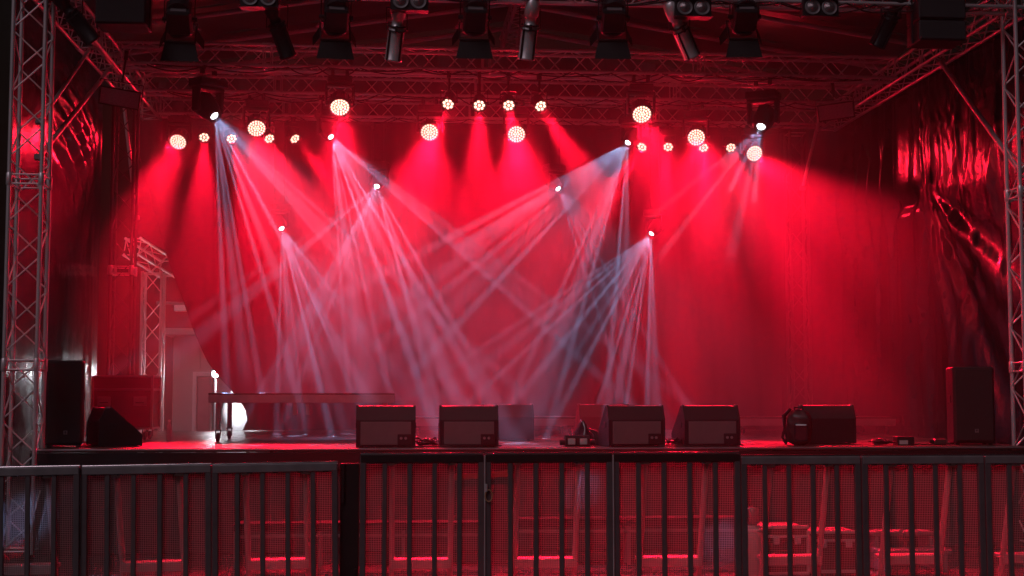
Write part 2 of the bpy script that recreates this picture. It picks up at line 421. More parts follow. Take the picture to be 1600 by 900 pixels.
RX90 = Matrix.Rotation(PI / 2, 4, 'X')      # lathe axis +z -> -y
def wash_meshes():
    head = MB().lathe([(.07, -.17), (.12, -.15), (.145, -.06), (.150, .10), (.150, .13), (.138, .13), (.135, .105), (.0, .104)], 24, RX90)
    for k in range(10):
        a = 2 * PI * k / 10; head.box((.147 * math.cos(a), .03, .147 * math.sin(a)), (.02, .10, .02))
    leds = MB()
    pts = [(0, 0)] + [(.038 * math.cos(2 * PI * k / 6), .038 * math.sin(2 * PI * k / 6)) for k in range(6)] \
        + [(.076 * math.cos(2 * PI * k / 12 + .2), .076 * math.sin(2 * PI * k / 12 + .2)) for k in range(12)] \
        + [(.113 * math.cos(2 * PI * k / 18), .113 * math.sin(2 * PI * k / 18)) for k in range(18)]
    for x, z in pts: leds.lathe([(.0150, .104), (.0145, .114), (.008, .119)], 10, Matrix.Translation((x, 0, z)) @ RX90)
    yoke = MB()
    for s in (-1, 1):
        yoke.rbox((s * .185, 0, -.16), (.035, .10, .30), .012); yoke.tube((s * .145, 0, -.27), (s * .19, 0, -.27), .035, 10)
    yoke.rbox((0, 0, -.025), (.40, .12, .05), .015)
    base = MB().rbox((0, 0, .05), (.34, .22, .10), .015); base.rbox((0, -.115, .05), (.16, .012, .05), .004)
    return head.mesh("head", M_black), leds.mesh("led_array", M_led), yoke.mesh("yoke", M_black), base.mesh("base", M_black)
def par_meshes():
    head = MB().lathe([(.06, -.13), (.085, -.12), (.092, .05), (.100, .055), (.100, .085), (.088, .085), (.086, .06), (.0, .059)], 20, RX90)
    leds = MB()
    for x, z in [(0, 0)] + [(.058 * math.cos(2 * PI * k / 7), .058 * math.sin(2 * PI * k / 7)) for k in range(7)]:
        leds.lathe([(.0205, .059), (.0195, .070), (.011, .076)], 12, Matrix.Translation((x, 0, z)) @ RX90)
    yoke = MB()
    for s in (-1, 1):
        yoke.rbox((s * .115, 0, -.09), (.008, .035, .19), .002); yoke.tube((s * .09, 0, -.17), (s * .13, 0, -.17), .02, 8)
    yoke.rbox((0, 0, -.002), (.238, .035, .008), .002)
    return head.mesh("head", M_black), leds.mesh("led_array", M_led), yoke.mesh("bracket", M_black), None
def spot_meshes(big):
    k = 1.15 if big else .85
    head = MB().lathe([(.05 * k, -.20 * k), (.12 * k, -.17 * k), (.135 * k, -.02), (.125 * k, .06 * k), (.09 * k, .16 * k), (.085 * k, .185 * k), (.055 * k, .185 * k), (.05 * k, .15 * k), (0, .149 * k)], 22, RX90)
    head.rbox((0, .09 * k, .10 * k), (.14 * k, .16 * k, .06 * k), .015); head.rbox((0, .09 * k, -.10 * k), (.14 * k, .16 * k, .06 * k), .015)
    lens = MB().lathe([(.05 * k, .151 * k), (.042 * k, .165 * k), (.022 * k, .172 * k)], 16, RX90)
    yoke = MB()
    for s in (-1, 1):
        yoke.rbox((s * .172 * k, 0, -.15 * k), (.045 * k, .13 * k, .30 * k), .015); yoke.tube((s * .125 * k, 0, -.25 * k), (s * .19 * k, 0, -.25 * k), .04 * k, 10)
    yoke.rbox((0, 0, -.02), (.39 * k, .15 * k, .05), .015)
    base = MB().rbox((0, 0, .055), (.40 * k, .26 * k, .11), .015); base.rbox((0, -.135 * k, .055), (.18 * k, .012, .05), .004)
    for s in (-1, 1): base.tube((s * .205 * k, -.06, .06), (s * .205 * k, .06, .06), .014, 6)
    return head.mesh("head", M_black), lens.mesh("lens", M_hot), yoke.mesh("yoke", M_black), base.mesh("base", M_black)
def clamp_mesh():
    m = MB().rbox((0, 0, .03), (.05, .07, .06), .008); m.lathe([(.045, -.022), (.045, .022)], 10, Matrix.Translation((0, 0, .085)) @ Matrix.Rotation(PI / 2, 4, 'Y'))
    return m.mesh("clamp", M_black)

def fixture(kind, label, u, v, Y, side=0, pitch=40, group=None, ztop=6.2, energy=1.0, size=None, big=False, fan=None):
    """fan = (rays as (degrees from straight down as seen from the front, strength, width), degrees towards the audience)"""
    key = {"wash": "wash", "par": "par", "spot": "spot%d" % big}[kind]
    head, lens, yoke, base = cached(key, {"wash": wash_meshes, "par": par_meshes, "spot": lambda: spot_meshes(big)}[kind])
    drop = {"wash": .27, "par": .17, "spot": .25 * (1.15 if big else .85)}[kind]
    front = {"wash": .114, "par": .07, "spot": .165 * (1.15 if big else .85)}[kind]
    L = at(u, v, Y); p = R(pitch)
    rays = []
    if fan:
        ev = (CAM - L).normalized(); er = (_basis() @ Vector((1, 0, 0))); er = (er - ev * er.dot(ev)).normalized(); ed = ev.cross(er)
        if ed.z > 0: ed = -ed
        rnd = random.Random(int(u * 7 + v))
        for i, (ang, k, wdt, *more) in enumerate(fan[0]):
            be = R((more[0] if more else fan[1]) + (8 if i % 2 else -8) + rnd.uniform(-4, 4)); an = R(ang)
            rays.append(((er * math.sin(an) + ed * math.cos(an)) * math.cos(be) + ev * math.sin(be), wdt, k))
        mean = sum((r[0] for r in rays), Vector()).normalized()
        pitch = math.degrees(math.asin(-mean.z)); side = 0
    toc = math.atan2(CAM.x - L.x, -(CAM.y - L.y))       # heading to the camera, from -y towards +x
    hd = math.atan2(mean.x, -mean.y) if fan else toc + R(side)                                   # positive = towards +x
    # local -y turned by rz points to (sin rz, -cos rz)
    rz = hd
    dirv = Vector((math.sin(hd) * math.cos(p), -math.cos(hd) * math.cos(p), -math.sin(p)))
    pivot = L - dirv * front
    loc = pivot + Vector((0, 0, drop))
    nm = {"wash": "wash_moving_head", "par": "led_par_lamp", "spot": "spot_moving_head"}[kind]
    root = thing(nm, label, "stage light", loc, rz, group)
    link("yoke" if kind != "par" else "bracket", yoke, root)
    top = 0.0
    if base: link("base", base, root); top = .10
    h = link("head", head, root, (0, 0, -drop), (p, 0, 0))
    link("led_array" if kind != "spot" else "lens", lens, h)
    gap = ztop - .02 - (loc.z + top) - .06
    cm = cached("clamp", clamp_mesh)
    xs_ = (0,) if kind == "par" else (-.1, .1)
    if gap > .12:
        for x in xs_: link("hanger_pipe", tube_mesh(.017, M_black), root, (x, 0, top - .01), None, (1, 1, gap + .02))
    zc = max(top, top + gap)
    for x in xs_: link("clamp", cm, root, (x, 0, zc))
    if kind == "wash":                                   # the LED array burns as three groups
        for k in range(2): spot(h, E_WASH * energy / 2, RED, size or 28, .6, .07, (.05 * math.cos(PI * k), -front - .03, 0))
        spot(h, E_SPILL, RED, 150, 1.0, .09, (0, -front - .05, 0))   # stray light of the lenses, added for a halo and lit trusses
    elif kind == "par":
        spot(h, E_SPILL * .3, RED, 150, 1.0, .06, (0, -front - .05, 0))  # weaker spill lamp, added for the halo
        spot(h, E_PAR * energy, RED, size or 17, .6, .05, (0, -front - .03, 0))
    else:
        hr = (Matrix.Rotation(rz, 3, 'Z') @ Matrix.Rotation(p, 3, 'X')).inverted()
        spot(h, 430 * energy, COOL, 34, 1.0, .03, (0, -front - .03, 0))  # wide soft cone added for the glow close to the lens
        for dvec, wdt, k in rays:                        # the prism splits the beam into narrow rays
            ld = spot(h, E_SPOT * energy * k, COOL, wdt, 1.0, .012, (0, -front - .02, 0))
            o = [c for c in h.children if c.data == ld][0]
            o.rotation_mode = 'QUATERNION'; o.rotation_quaternion = Vector((0, 0, -1)).rotation_difference(hr @ dvec)
    return root

G1, G2, G3 = "large red wash heads", "small red LED par lamps", "white beam spot heads"
A, B, C = ytr
fixture("wash", "large red wash head farthest left in its row, lowest left disc of LEDs", 278, 222, C, -16, 38, G1)
fixture("wash", "large red wash head above and right of the two left par lamps", 401, 201, B, 6, 37, G1)
fixture("wash", "large red wash head high on the left, nearest truss, above the second white beam", 531, 168, A, 2, 43, G1)
fixture("wash", "large red wash head left of the stage centre below the four small lamps", 671, 207, B, -2, 30, G1)
fixture("wash", "large red wash head right of the stage centre below the four small lamps", 807, 210, B, 2, 30, G1)
fixture("wash", "large red wash head high on the right, nearest truss", 1003, 179, A, 8, 37, G1)
fixture("wash", "large red wash head overlapping a small par lamp on the right", 1088, 215, B, 4, 28, G1, energy=1.15)
fixture("wash", "large red wash head farthest right, under the right white spot head", 1179, 240, C, 16, 27, G1, energy=1.35)
lab = ["outermost small par lamp of the left rear row", "second small par lamp of the left rear row, crossed by the white beam",
       "third small par lamp of the left rear row, touching a large wash disc", "innermost small par lamp of the left rear row, tilted right"]
for (u, v, s), lb in zip(((319, 215, 0), (362, 217, 12), (421, 217, 22), (461, 217, 36)), lab): fixture("par", lb, u, v, C, s, 39, G2)
lab = ["leftmost of the four small par lamps over the stage centre", "second of the four small par lamps over the stage centre",
       "third of the four small par lamps over the stage centre", "rightmost of the four small par lamps over the stage centre, beam slanting right"]
for (u, v, s), lb in zip(((700, 163, -14), (749, 165, 0), (795, 165, 6), (845, 166, 24)), lab): fixture("par", lb, u, v, A, s, 40, G2)
lab = ["innermost small par lamp of the right rear row, beside a white spot head", "second small par lamp of the right rear row, beam straight down",
       "small par lamp of the right rear row overlapped by a large wash disc", "outermost small par lamp of the right rear row"]
for (u, v, s), lb in zip(((1003, 230, -26), (1044, 230, -4), (1099, 231, 2), (1142, 231, 14)), lab): fixture("par", lb, u, v, C, s, 39, G2)

def fan(*angles):
    """prism rays at these angles, strengths and widths mixed at random"""
    rnd = random.Random(len(angles) * 31 + int(angles[0])); out = []
    for i, a in enumerate(angles):
        if i % 4 == 3: continue                          # left out, the added wide glow cone stands in for it
        elif i % 2: out.append((a, rnd.uniform(.25, .45), rnd.uniform(3.0, 4.6)))
        else: out.append((a, rnd.uniform(.9, 1.6), rnd.uniform(1.5, 2.3)))
    return out
fixture("spot", "large black spot head on the nearest truss at the left, bluish white beam", 335, 181, A, group=G3, big=True, fan=(fan(1, 5, 8, 11, 15, 20, 27, 35, 40, 43, 47, 51), 36))
fixture("spot", "white spot head under the left large wash head, beams crossing to the centre", 517, 214, B, group=G3, fan=(fan(3, 7, 12, 14, 19, 25, 30, 40, 48, 50, 53, 56), 44))
fixture("spot", "white spot head hung midway left of the stage centre", 589, 291, 7.3, group=G3, energy=.8, fan=([(-55, .30, 2.6, 50), (-50, .45, 3.0, 50)] + fan(-30, -27, -22, 8, 15, 20, 29), 48))
fixture("spot", "lowest white spot head on the left side, hung on pipes before the backdrop", 440, 357, 7.3, group=G3, energy=.8, fan=(fan(-2, 3, 6, 9, 13, 17, 23, 29, 34, 38), 38))
fixture("spot", "smaller faint white spot head right of the stage centre", 872, 295, 7.3, group=G3, energy=.6, fan=(fan(18, 25, 31, 37), 38))
fixture("spot", "white spot head beside the innermost right par lamp, beams crossing to the centre", 981, 223, B, group=G3, fan=([(-62, .9, 2.2, 56), (-58, 1.1, 2.0, 54), (-55, .5, 3.4, 54)] + fan(-51, -47, -43, -32, -24, -19, -15, -8, -4, 0), 44))
fixture("spot", "lowest white spot head on the right side, brightest fan of beams", 1018, 365, 7.3, group=G3, fan=(fan(-56, -52, -47, -44, -39, -32, -27, -21, -17, -12, -8, -5, -1, 2), 36))
fixture("spot", "large black spot head on the nearest truss at the right, bluish white beam", 1189, 198, A, group=G3, big=True, energy=.24, fan=(fan(-50, -44, -37, -31, -25, -12, -4), 66))

# ------------------------------------------------------------------ power cables looped along the trusses
for y, lb in zip((-.05,) + ytr, ("black cables looped along the front truss between the theatre lamps", "black cables looped under the nearest cross truss in view",
        "black cables looped under the middle cross truss", "black cables looped under the rearmost cross truss")):
    rnd = random.Random(int(y * 10 + 50)); mb = MB()
    for k in range(2):
        pts = []; x = xl + .6
        while x < xr - .8:
            w = rnd.uniform(.5, 1.3); sg = rnd.uniform(.03, .16)
            for i in range(7): t = i / 7; pts.append((x + w * t, y - .16 - .02 * k + rnd.uniform(-.006, .006), 6.20 - .02 * k - sg * 4 * t * (1 - t)))
            x += w
        mb.path(pts, .009, 5)
    tag(put("power_cable", mb, M_rubber), lb, "cable", "power cables on the trusses")

# ------------------------------------------------------------------ theatre lamps on the front truss
FY = -.05                                            # the front truss; its lower chords are at 6.2
def hang(name, label, cat, u, v, Y, rz=0.0, group=None):
    return thing(name, label, cat, at(u, v, Y), rz, group)
def hook(root, x, y, z, up):
    """clamp and pipe from a lamp up to the truss"""
    link("hanger_pipe", tube_mesh(.014, M_black), root, (x, y, z), None, (1, 1, max(.02, up)))
    link("clamp", cached("clamp", clamp_mesh), root, (x, y, z + max(.02, up) - .03))
def fresnel_parts():
    T = Matrix.Rotation(R(-38), 4, 'X')              # nose (+y) tipped down
    b = MB().rbox((0, -.02, 0), (.27, .30, .25), .02, T)
    b.lathe([(.13, -.10), (.135, 0), (.11, .08), (.05, .12), (0, .125)], 16, T @ Matrix.Translation((0, -.12, .06)))
    for k in range(5): b.box((0, -.12 + k * .05, .13), (.2, .012, .03), T)
    b.lathe([(.125, .13), (.135, .14), (.135, .175), (.11, .175), (.10, .15), (0, .15)], 20, T @ Matrix.Rotation(-PI / 2, 4, 'X'))
    back = MB().rbox((0, -.174, -.02), (.17, .012, .15), .004, T)
    fr = MB()
    for x in (-.165, .165): fr.rbox((x, .19, 0), (.02, .02, .33), .004, T)
    for z in (-.165, .165): fr.rbox((0, .19, z), (.35, .02, .02), .004, T)
    lv = MB()
    def leaf(ang, w0, w1, L, M):
        A = T @ M @ Matrix.Translation((0, .20, -.165)) @ Matrix.Rotation(R(ang), 4, 'X')
        m = MB(); m.add([(-w0 / 2, 0, 0), (w0 / 2, 0, 0), (w1 / 2, 0, -L), (-w1 / 2, 0, -L), (-w0 / 2, .004, 0), (w0 / 2, .004, 0), (w1 / 2, .004, -L), (-w1 / 2, .004, -L)],
                        [(0, 1, 2, 3), (7, 6, 5, 4), (0, 4, 5, 1), (1, 5, 6, 2), (2, 6, 7, 3), (3, 7, 4, 0)], False, A)
        return m
    RY = lambda a: Matrix.Rotation(R(a), 4, 'Y')
    leaves = [leaf(35, .33, .42, .21, Matrix()), leaf(55, .33, .42, .2, RY(180)), leaf(62, .2, .15, .17, RY(90)), leaf(62, .2, .15, .17, RY(-90))]
    yk = MB()
    for x in (-.165, .165): yk.rbox((x, 0, .12), (.012, .04, .34), .003); yk.tube((x * .8, 0, 0), (x * 1.15, 0, 0), .025, 8)
    yk.rbox((0, 0, .29), (.342, .04, .012), .003)
    return (b.mesh("housing", M_black), back.mesh("rear_panel", M_panel), fr.mesh("filter_frame", M_black), [l.mesh("barn_door", M_edge) for l in leaves], yk.mesh("yoke", M_black))
FR = fresnel_parts()
for (u, v, rz), lb in zip(((281, 30, .05), (525, 27, .1), (742, 27, 0), (958, 28, -.06), (1163, 26, -.08)),
        ("black barn door lamp at the far left of the front row, beside the flown box", "black barn door lamp between the two left profile tubes",
         "black barn door lamp under the roof ridge", "black barn door lamp right of the ridge beside a bent profile tube", "black barn door lamp farthest right, between two blinders")):
    r = hang("fresnel_lamp", lb, "stage light", u, v, FY, rz, "barn door lamps on the front truss")
    link("housing", FR[0], r); link("rear_panel", FR[1], r); link("filter_frame", FR[2], r); link("yoke", FR[4], r)
    for m in FR[3]: link("barn_door", m, r)
    hook(r, 0, 0, .29, 6.2 - r.location.z - .29)

def profile_parts():
    T = Matrix.Rotation(PI, 4, 'X')                  # axis -z, nose down
    b = MB().lathe([(.03, -.34), (.075, -.33), (.085, -.20), (.08, -.12), (.06, -.10), (.06, -.03), (.085, -.02), (.092, .06), (.092, .34), (.098, .345), (.098, .37), (.08, .37), (.078, .34), (0, .33)], 18, T)
    rg = MB()
    for z in (-.02, .03): rg.lathe([(.094, z - .008), (.102, z - .006), (.102, z + .006), (.094, z + .008)], 18, T)
    for k in range(4):
        a = PI / 4 + k * PI / 2; rg.rbox((.098 * math.cos(a), .098 * math.sin(a), -.19), (.022, .022, .34), .004)
    rg.rbox((0, -.11, .0), (.03, .03, .08), .005)
    yk = MB()
    for x in (-.115, .115): yk.rbox((x, 0, .10), (.01, .035, .26), .003)
    yk.rbox((0, 0, .23), (.24, .035, .01), .003)
    return b, rg, yk
pb, pr_, py = profile_parts()
PB1, PB2 = pb.mesh("barrel", M_black), pb.mesh("barrel", M_alu)
PRM, PYM = pr_.mesh("ring_clamps", M_black), py.mesh("yoke", M_black)
for (u, v, tilt, fwd, silver), lb in zip(((433, 40, -20, 25, 0), (620, 44, 7, 22, 1), (828, 42, 5, 22, 1), (1062, 44, -30, 22, 1), (112, 22, -38, 20, 0), (1392, 26, 20, 30, 0)),
        ("dark profile tube tilted right, left of the second barn door lamp", "silvery profile tube hanging almost straight, left of the ridge",
         "silvery profile tube hanging almost straight, right of the ridge", "profile tube leaning hard to the right under a blinder",
         "black profile tube in the top left corner in front of the side truss", "dark profile tube beside the right flown box")):
    r = hang("profile_lamp", lb, "stage light", u, v, FY, 0, "profile tubes on the front truss")
    o = link("barrel", PB2 if silver else PB1, r, (0, 0, 0), (R(fwd), R(tilt), 0)); link("ring_clamps", PRM, o)
    link("yoke", PYM, r); hook(r, 0, 0, .23, 6.2 - r.location.z - .23)
def blinder_parts():
    b = MB().rbox((0, .05, 0), (.42, .12, .23), .012); b.rbox((0, -.03, -.115), (.42, .10, .008), .002)
    b.rbox((0, -.03, .115), (.42, .10, .008), .002)
    rim = MB(); gl = MB()
    for x in (-.098, .098):
        M = Matrix.Translation((x, -.012, 0)) @ Matrix.Rotation(PI / 2, 4, 'X')
        rim.lathe([(.084, 0), (.09, .012), (.086, .02), (.078, .014)], 22, M)
        gl.lathe([(.078, .004), (.06, .016), (.035, .022), (.02, .034), (0, .036)], 20, M)
    return b.mesh("housing", M_black), rim.mesh("reflector_rim", M_alud), gl.mesh("reflector", M_lensd)
BL = blinder_parts()
for (u, v), lb in zip(((405, -3), (640, 2), (1083, 12), (1282, 12)),
        ("two lamp blinder just showing above the tilted dark profile tube", "two lamp blinder above the left silvery profile tube", "two lamp blinder above the hard leaning profile tube", "two lamp blinder farthest right below the roof membrane")):
    r = hang("blinder_lamp", lb, "stage light", u, v, FY - .2, 0, "two lamp blinders on the front truss")
    h = link("housing", BL[0], r); link("reflector_rim", BL[1], h); link("reflector", BL[2], h)
    for x in (-.15, .15): hook(r, x, .05, .10, max(.05, 6.2 - r.location.z - .1))
for (u0, u1, v0, v1, n), lb in zip(((148, 229, -30, 37, 1), (1437, 1509, -2, 63, 2)), ("flat black loudspeaker box flown at the top left", "pair of stacked black loudspeaker boxes flown at the top right")):
    p, q = at(u0, v1, -.4), at(u1, v0, -.4); w, h = q.x - p.x, q.z - p.z
    r = thing("flown_loudspeaker", lb, "loudspeaker", ((p.x + q.x) / 2, -.4, p.z), group="flown black loudspeakers")
    for k in range(n):
        hh = h / n
        c = put("cabinet", MB().rbox((0, .2, hh * (k + .5)), (w, .4, hh - .012), .012), M_cab, r)
        put("grille", MB().rbox((0, -.004, hh * (k + .5)), (w - .03, .012, hh - .045), .004), M_grill, c)
    put("flying_bracket", MB().rbox((-w / 2 - .014, .2, h * .5 + .05), (.016, .06, h + .1), .004).rbox((w / 2 + .014, .2, h * .5 + .05), (.016, .06, h + .1), .004).rbox((0, .2, h + .108), (w + .044, .06, .016), .004), M_black, r)
for (u, v, Y, rz, ry), lb in zip(((187, 153, 3.3, .1, .14), (1306, 174, 4.4, -.15, -.13)), ("unlit grey fronted flood lamp under the left side truss", "unlit grey fronted flood lamp under the right side truss")):
    r = hang("flood_lamp", lb, "stage light", u, v, Y, rz, "unlit flood lamps below the side trusses"); r.rotation_euler = (R(12), ry, rz)
    h = put("housing", MB().prism([(0, -.12), (0, .12), (.10, .08), (.12, -.05)], -.26, .26).rbox((0, -.012, .118), (.54, .03, .012), .003).rbox((0, -.012, -.118), (.54, .03, .012), .003)
        .rbox((-.262, -.012, 0), (.012, .03, .24), .003).rbox((.262, -.012, 0), (.012, .03, .24), .003), M_black, r)
    put("front_glass", MB().grid(lambda a, b: (-.25 + .5 * a, -.004 - .004 * math.sin(a * 40) * .3, -.105 + .21 * b), 20, 6), M_glass, h)
    put("bracket", MB().rbox((-.28, .05, .1), (.012, .03, .22), .003).rbox((.28, .05, .1), (.012, .03, .22), .003).rbox((0, .05, .21), (.572, .03, .012), .003), M_black, r)
    hook(r, 0, .05, .21, 6.22 - r.location.z - .2)

# ------------------------------------------------------------------ things on the stage
def wedge_parts():
    poly = [(0, .012), (0, .30), (.075, .455), (.125, .46), (.50, .13), (.50, .012)]
    W = .66
    cab = MB().prism(poly, -W / 2 + .018, W / 2 - .018)
    grow = [(-.008, .006), (-.008, .304), (.068, .464), (.13, .469), (.508, .136), (.508, .006)]
    ends = [MB().prism(grow, s * (W / 2 - .018), s * W / 2).rbox((s * (W / 2 + .003), .16, .24), (.008, .12, .06), .003) for s in (-1, 1)]
    panel = MB().rbox((0, -.004, .155), (W - .1, .012, .255), .004)
    con = MB().rbox((.21, -.012, .085), (.16, .014, .12), .004)
    soc = [MB().lathe([(.016, 0), (.016, .008), (.010, .008), (.009, .002), (0, .002)], 10, Matrix.Translation((.17 + .05 * k, -.019, .10)) @ Matrix.Rotation(PI / 2, 4, 'X')) for k in range(2)]
    d = Vector((0, .50 - .125, .13 - .46)); n = Vector((0, .33, .375)).normalized()
    gr = MB()
    a, b = Vector((0, .14, .455)), Vector((0, .49, .147))
    gr.add([a + Vector((-W / 2 + .03, 0, 0)) + n * .010, a + Vector((W / 2 - .03, 0, 0)) + n * .010, b + Vector((W / 2 - .03, 0, 0)) + n * .010, b + Vector((-W / 2 + .03, 0, 0)) + n * .010,
            a + Vector((-W / 2 + .03, 0, 0)) - n * .004, a + Vector((W / 2 - .03, 0, 0)) - n * .004, b + Vector((W / 2 - .03, 0, 0)) - n * .004, b + Vector((-W / 2 + .03, 0, 0)) - n * .004],
           [(0, 1, 2, 3), (7, 6, 5, 4), (0, 4, 5, 1), (1, 5, 6, 2), (2, 6, 7, 3), (3, 7, 4, 0)])
    cor = [MB().rbox((s * (W / 2 - .012), .095, .462), (.04, .05, .022), .006) for s in (-1, 1)]
    foot = [MB().lathe([(.02, 0), (.022, .012)], 8, Matrix.Translation((x, y, 0))) for x in (-.27, .27) for y in (.06, .44)]
    return dict(cab=cab.mesh("cabinet", M_cab), ends=[m.mesh("end_cheek", M_cab) for m in ends], panel=panel.mesh("back_panel", M_panel), con=con.mesh("connector_plate", M_black),
                soc=[m.mesh("socket", M_alud) for m in soc], gr=gr.mesh("grille", M_grill), cor=[m.mesh("corner", M_alud) for m in cor], foot=[m.mesh("foot", M_rubber) for m in foot])
WP = wedge_parts()
def wedge(label, u, Y, rz, full=True, v=None, sc=1.0):
    p = at(u, 660, Y); r = thing("monitor_wedge", label, "monitor speaker", (p.x, Y, DECK + .001), rz, "black monitor wedges on the stage"); r.scale = (sc, sc, sc)
    c = link("cabinet", WP["cab"], r); [link("end_cheek", m, c) for m in WP["ends"]]; link("grille", WP["gr"], r)
    for m in WP["cor"]: link("corner", m, r)
    for m in WP["foot"]: link("foot", m, r)
    if full:
        link("back_panel", WP["panel"], r); k = link("connector_plate", WP["con"], r)
        for m in WP["soc"]: link("socket", m, k)
    return r
wedge("monitor wedge at the front edge, leftmost of four, with its grey back to the crowd", 603, .16, .0)
wedge("monitor wedge second from left at the front edge, cables running in from its left", 733, .16, .0)
wedge("third front wedge, its left side turned into view beside the black bag", 995, .16, .10)
wedge("monitor wedge rightmost of the four front ones, with a bluish glint along its top", 1113, .16, .10)
wedge("monitor wedge lying sideways right of the left loudspeaker", 146, .85, -1.15, False, sc=.95)
wedge("monitor wedge behind the backpack at the right", 1296, .9, .06, False)
wedge("hazy monitor wedge deep on the stage, left of the black bag", 795, 2.4, .1, False)
wedge("hazy monitor wedge deep on the stage, right behind the black bag", 945, 2.4, .02, False)

for (u0, u1, v0), lb in zip(((68, 136, 563), (1485, 1556, 573)), ("tall black loudspeaker standing at the left front corner of the stage", "tall black loudspeaker standing at the right front corner of the stage")):
    Y = .35
    p, q = at(u0, v0, Y), at(u1, v0, Y); w = (q.x - p.x) * .86; h = q.z - DECK - .02
    r = thing("loudspeaker", lb, "loudspeaker", ((p.x + q.x) / 2, Y, DECK + .001), .18 if u0 < 800 else -.2, "black loudspeakers at the stage corners")
    c = put("cabinet", MB().rbox((0, .22, h / 2 + .02), (w, .44, h), .02), M_cab, r)
    put("grille", MB().rbox((0, -.006, h / 2 + .02), (w - .05, .016, h - .06), .006), M_grill, r)
    e = put("emblem", MB().rbox((.02, -.017, .165), (.042, .006, .042), .002), M_alud, r)
    put("emblem_mark", MB().rbox((.02, -.021, .172), (.022, .004, .016), .002).rbox((.02, -.021, .156), (.008, .004, .012), .002), M_black, e)
    for s in (-1, 1): put("handle", MB().rbox((s * (w / 2 + .002), .22, h * .6), (.012, .16, .09), .004), M_black, r)
    for x in (-w / 2 + .05, w / 2 - .05):
        for y in (.05, .39): put("foot", MB().lathe([(.022, 0), (.025, .022)], 10, Matrix.Translation((x, y, 0))), M_rubber, r)

def caster_mesh():
    return cached("caster", lambda: MB().lathe([(.05, -.018), (.056, -.012), (.056, .012), (.05, .018)], 14, Matrix.Translation((0, 0, .056)) @ Matrix.Rotation(PI / 2, 4, 'Y'))
        .rbox((-.03, .01, .09), (.008, .05, .10), .002).rbox((.03, .01, .09), (.008, .05, .10), .002).rbox((0, .01, .142), (.08, .08, .012), .003).mesh("caster", M_rubber))
def riser(label, u0, u1, v_top, Y, depth, legs_in, secs):
    p, q = at(u0, v_top, Y), at(u1, v_top, Y); w = q.x - p.x; zt = p.z - DECK
    r = thing("rolling_riser", label, "stage riser", ((p.x + q.x) / 2, Y, DECK + .001), 0, "low risers on the stage")
    for k in range(secs):
        x0 = -w / 2 + w * k / secs; x1 = x0 + w / secs
        put("platform_top", MB().rbox(((x0 + x1) / 2, depth / 2, zt - .012), (x1 - x0 - .006, depth, .024), .004), M_deck, r)
        f = put("platform_frame", MB().rbox(((x0 + x1) / 2, .02, zt - .075), (x1 - x0 - .01, .04, .10), .004).rbox(((x0 + x1) / 2, depth - .02, zt - .075), (x1 - x0 - .01, .04, .10), .004)
            .rbox((x0 + .03, depth / 2, zt - .075), (.04, depth - .084, .10), .004).rbox((x1 - .03, depth / 2, zt - .075), (.04, depth - .084, .10), .004), M_alud, r)
        if k: 
            for s in (-.09, .07): put("folded_leg", MB().rbox((x0 + s, .05, zt - .20), (.05, .05, .15), .006), M_alud, r)
    for x in legs_in:
        for y in (.08, depth - .08):
            X = -w / 2 + x if x >= 0 else w / 2 + x
            l = put("leg", MB().rbox((X, y, (zt - .125 + .14) / 2), (.06, .06, zt - .125 - .14), .006), M_alud, r)
            link("caster", caster_mesh(), l, (X, y, 0))
    return r
riser("wide rolling riser at the left in front of the bright work light, on casters", 325, 617, 614, 2.2, 1.4, (.12, -.12), 2)
riser("low riser across the rear stage behind the front wedges", 640, 905, 652, 4.6, 1.2, (.12, -.12), 2)
riser("low riser at the rear right behind the backpack", 1150, 1400, 652, 4.6, 1.2, (.12, -.12), 2)

# flight case at the left
p, q = at(145, 588, 3.0), at(238, 588, 3.0); w, h = q.x - p.x, p.z - DECK - .15
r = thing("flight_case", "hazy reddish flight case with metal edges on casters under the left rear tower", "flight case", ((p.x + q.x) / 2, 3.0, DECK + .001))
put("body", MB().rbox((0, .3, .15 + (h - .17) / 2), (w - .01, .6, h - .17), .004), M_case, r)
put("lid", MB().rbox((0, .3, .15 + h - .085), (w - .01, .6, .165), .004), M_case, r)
eg = MB()
for x in (-w / 2, w / 2):
    for y in (0, .6): eg.rbox((x, y, .15 + h / 2), (.032, .032, h), .004)
for z in (.15, .15 + h - .17, .15 + h):
    for y in (0, .6): eg.rbox((0, y, z), (w - .034, .03, .03), .004)
    for x in (-w / 2, w / 2): eg.rbox((x, .3, z), (.03, .566, .03), .004)
put("edging", eg, M_alud, r)
for x in (-.2, .2):
    hd = put("handle", MB().rbox((x * w / .66, -.006, .15 + h * .52), (.17, .012, .12), .004), M_alud, r)
    put("handle_grip", MB().path([(x * w / .66 - .05, -.014, .15 + h * .5), (x * w / .66 - .05, -.03, .15 + h * .5), (x * w / .66 + .05, -.03, .15 + h * .5), (x * w / .66 + .05, -.014, .15 + h * .5)], .008), M_black, hd)
for x in (-w / 2 + .1, w / 2 - .1):
    for y in (.1, .5): link("caster", caster_mesh(), r, (x, y, -.002))
p = at(264, 678, 2.6); k = 1.0
r = thing("water_bottle", "small pale bottle standing alone on the deck right of the flight case", "bottle", (p.x, 2.6, DECK + .001))
put("bottle_body", MB().lathe([(.030, 0), (.032, .01), (.030, .09), (.034, .11), (.034, .17), (.030, .20), (.014, .235), (.013, .25), (0, .25)], 14), M_plastic, r)
put("cap", MB().lathe([(.015, .24), (.016, .268), (0, .27)], 10), M_white, r)

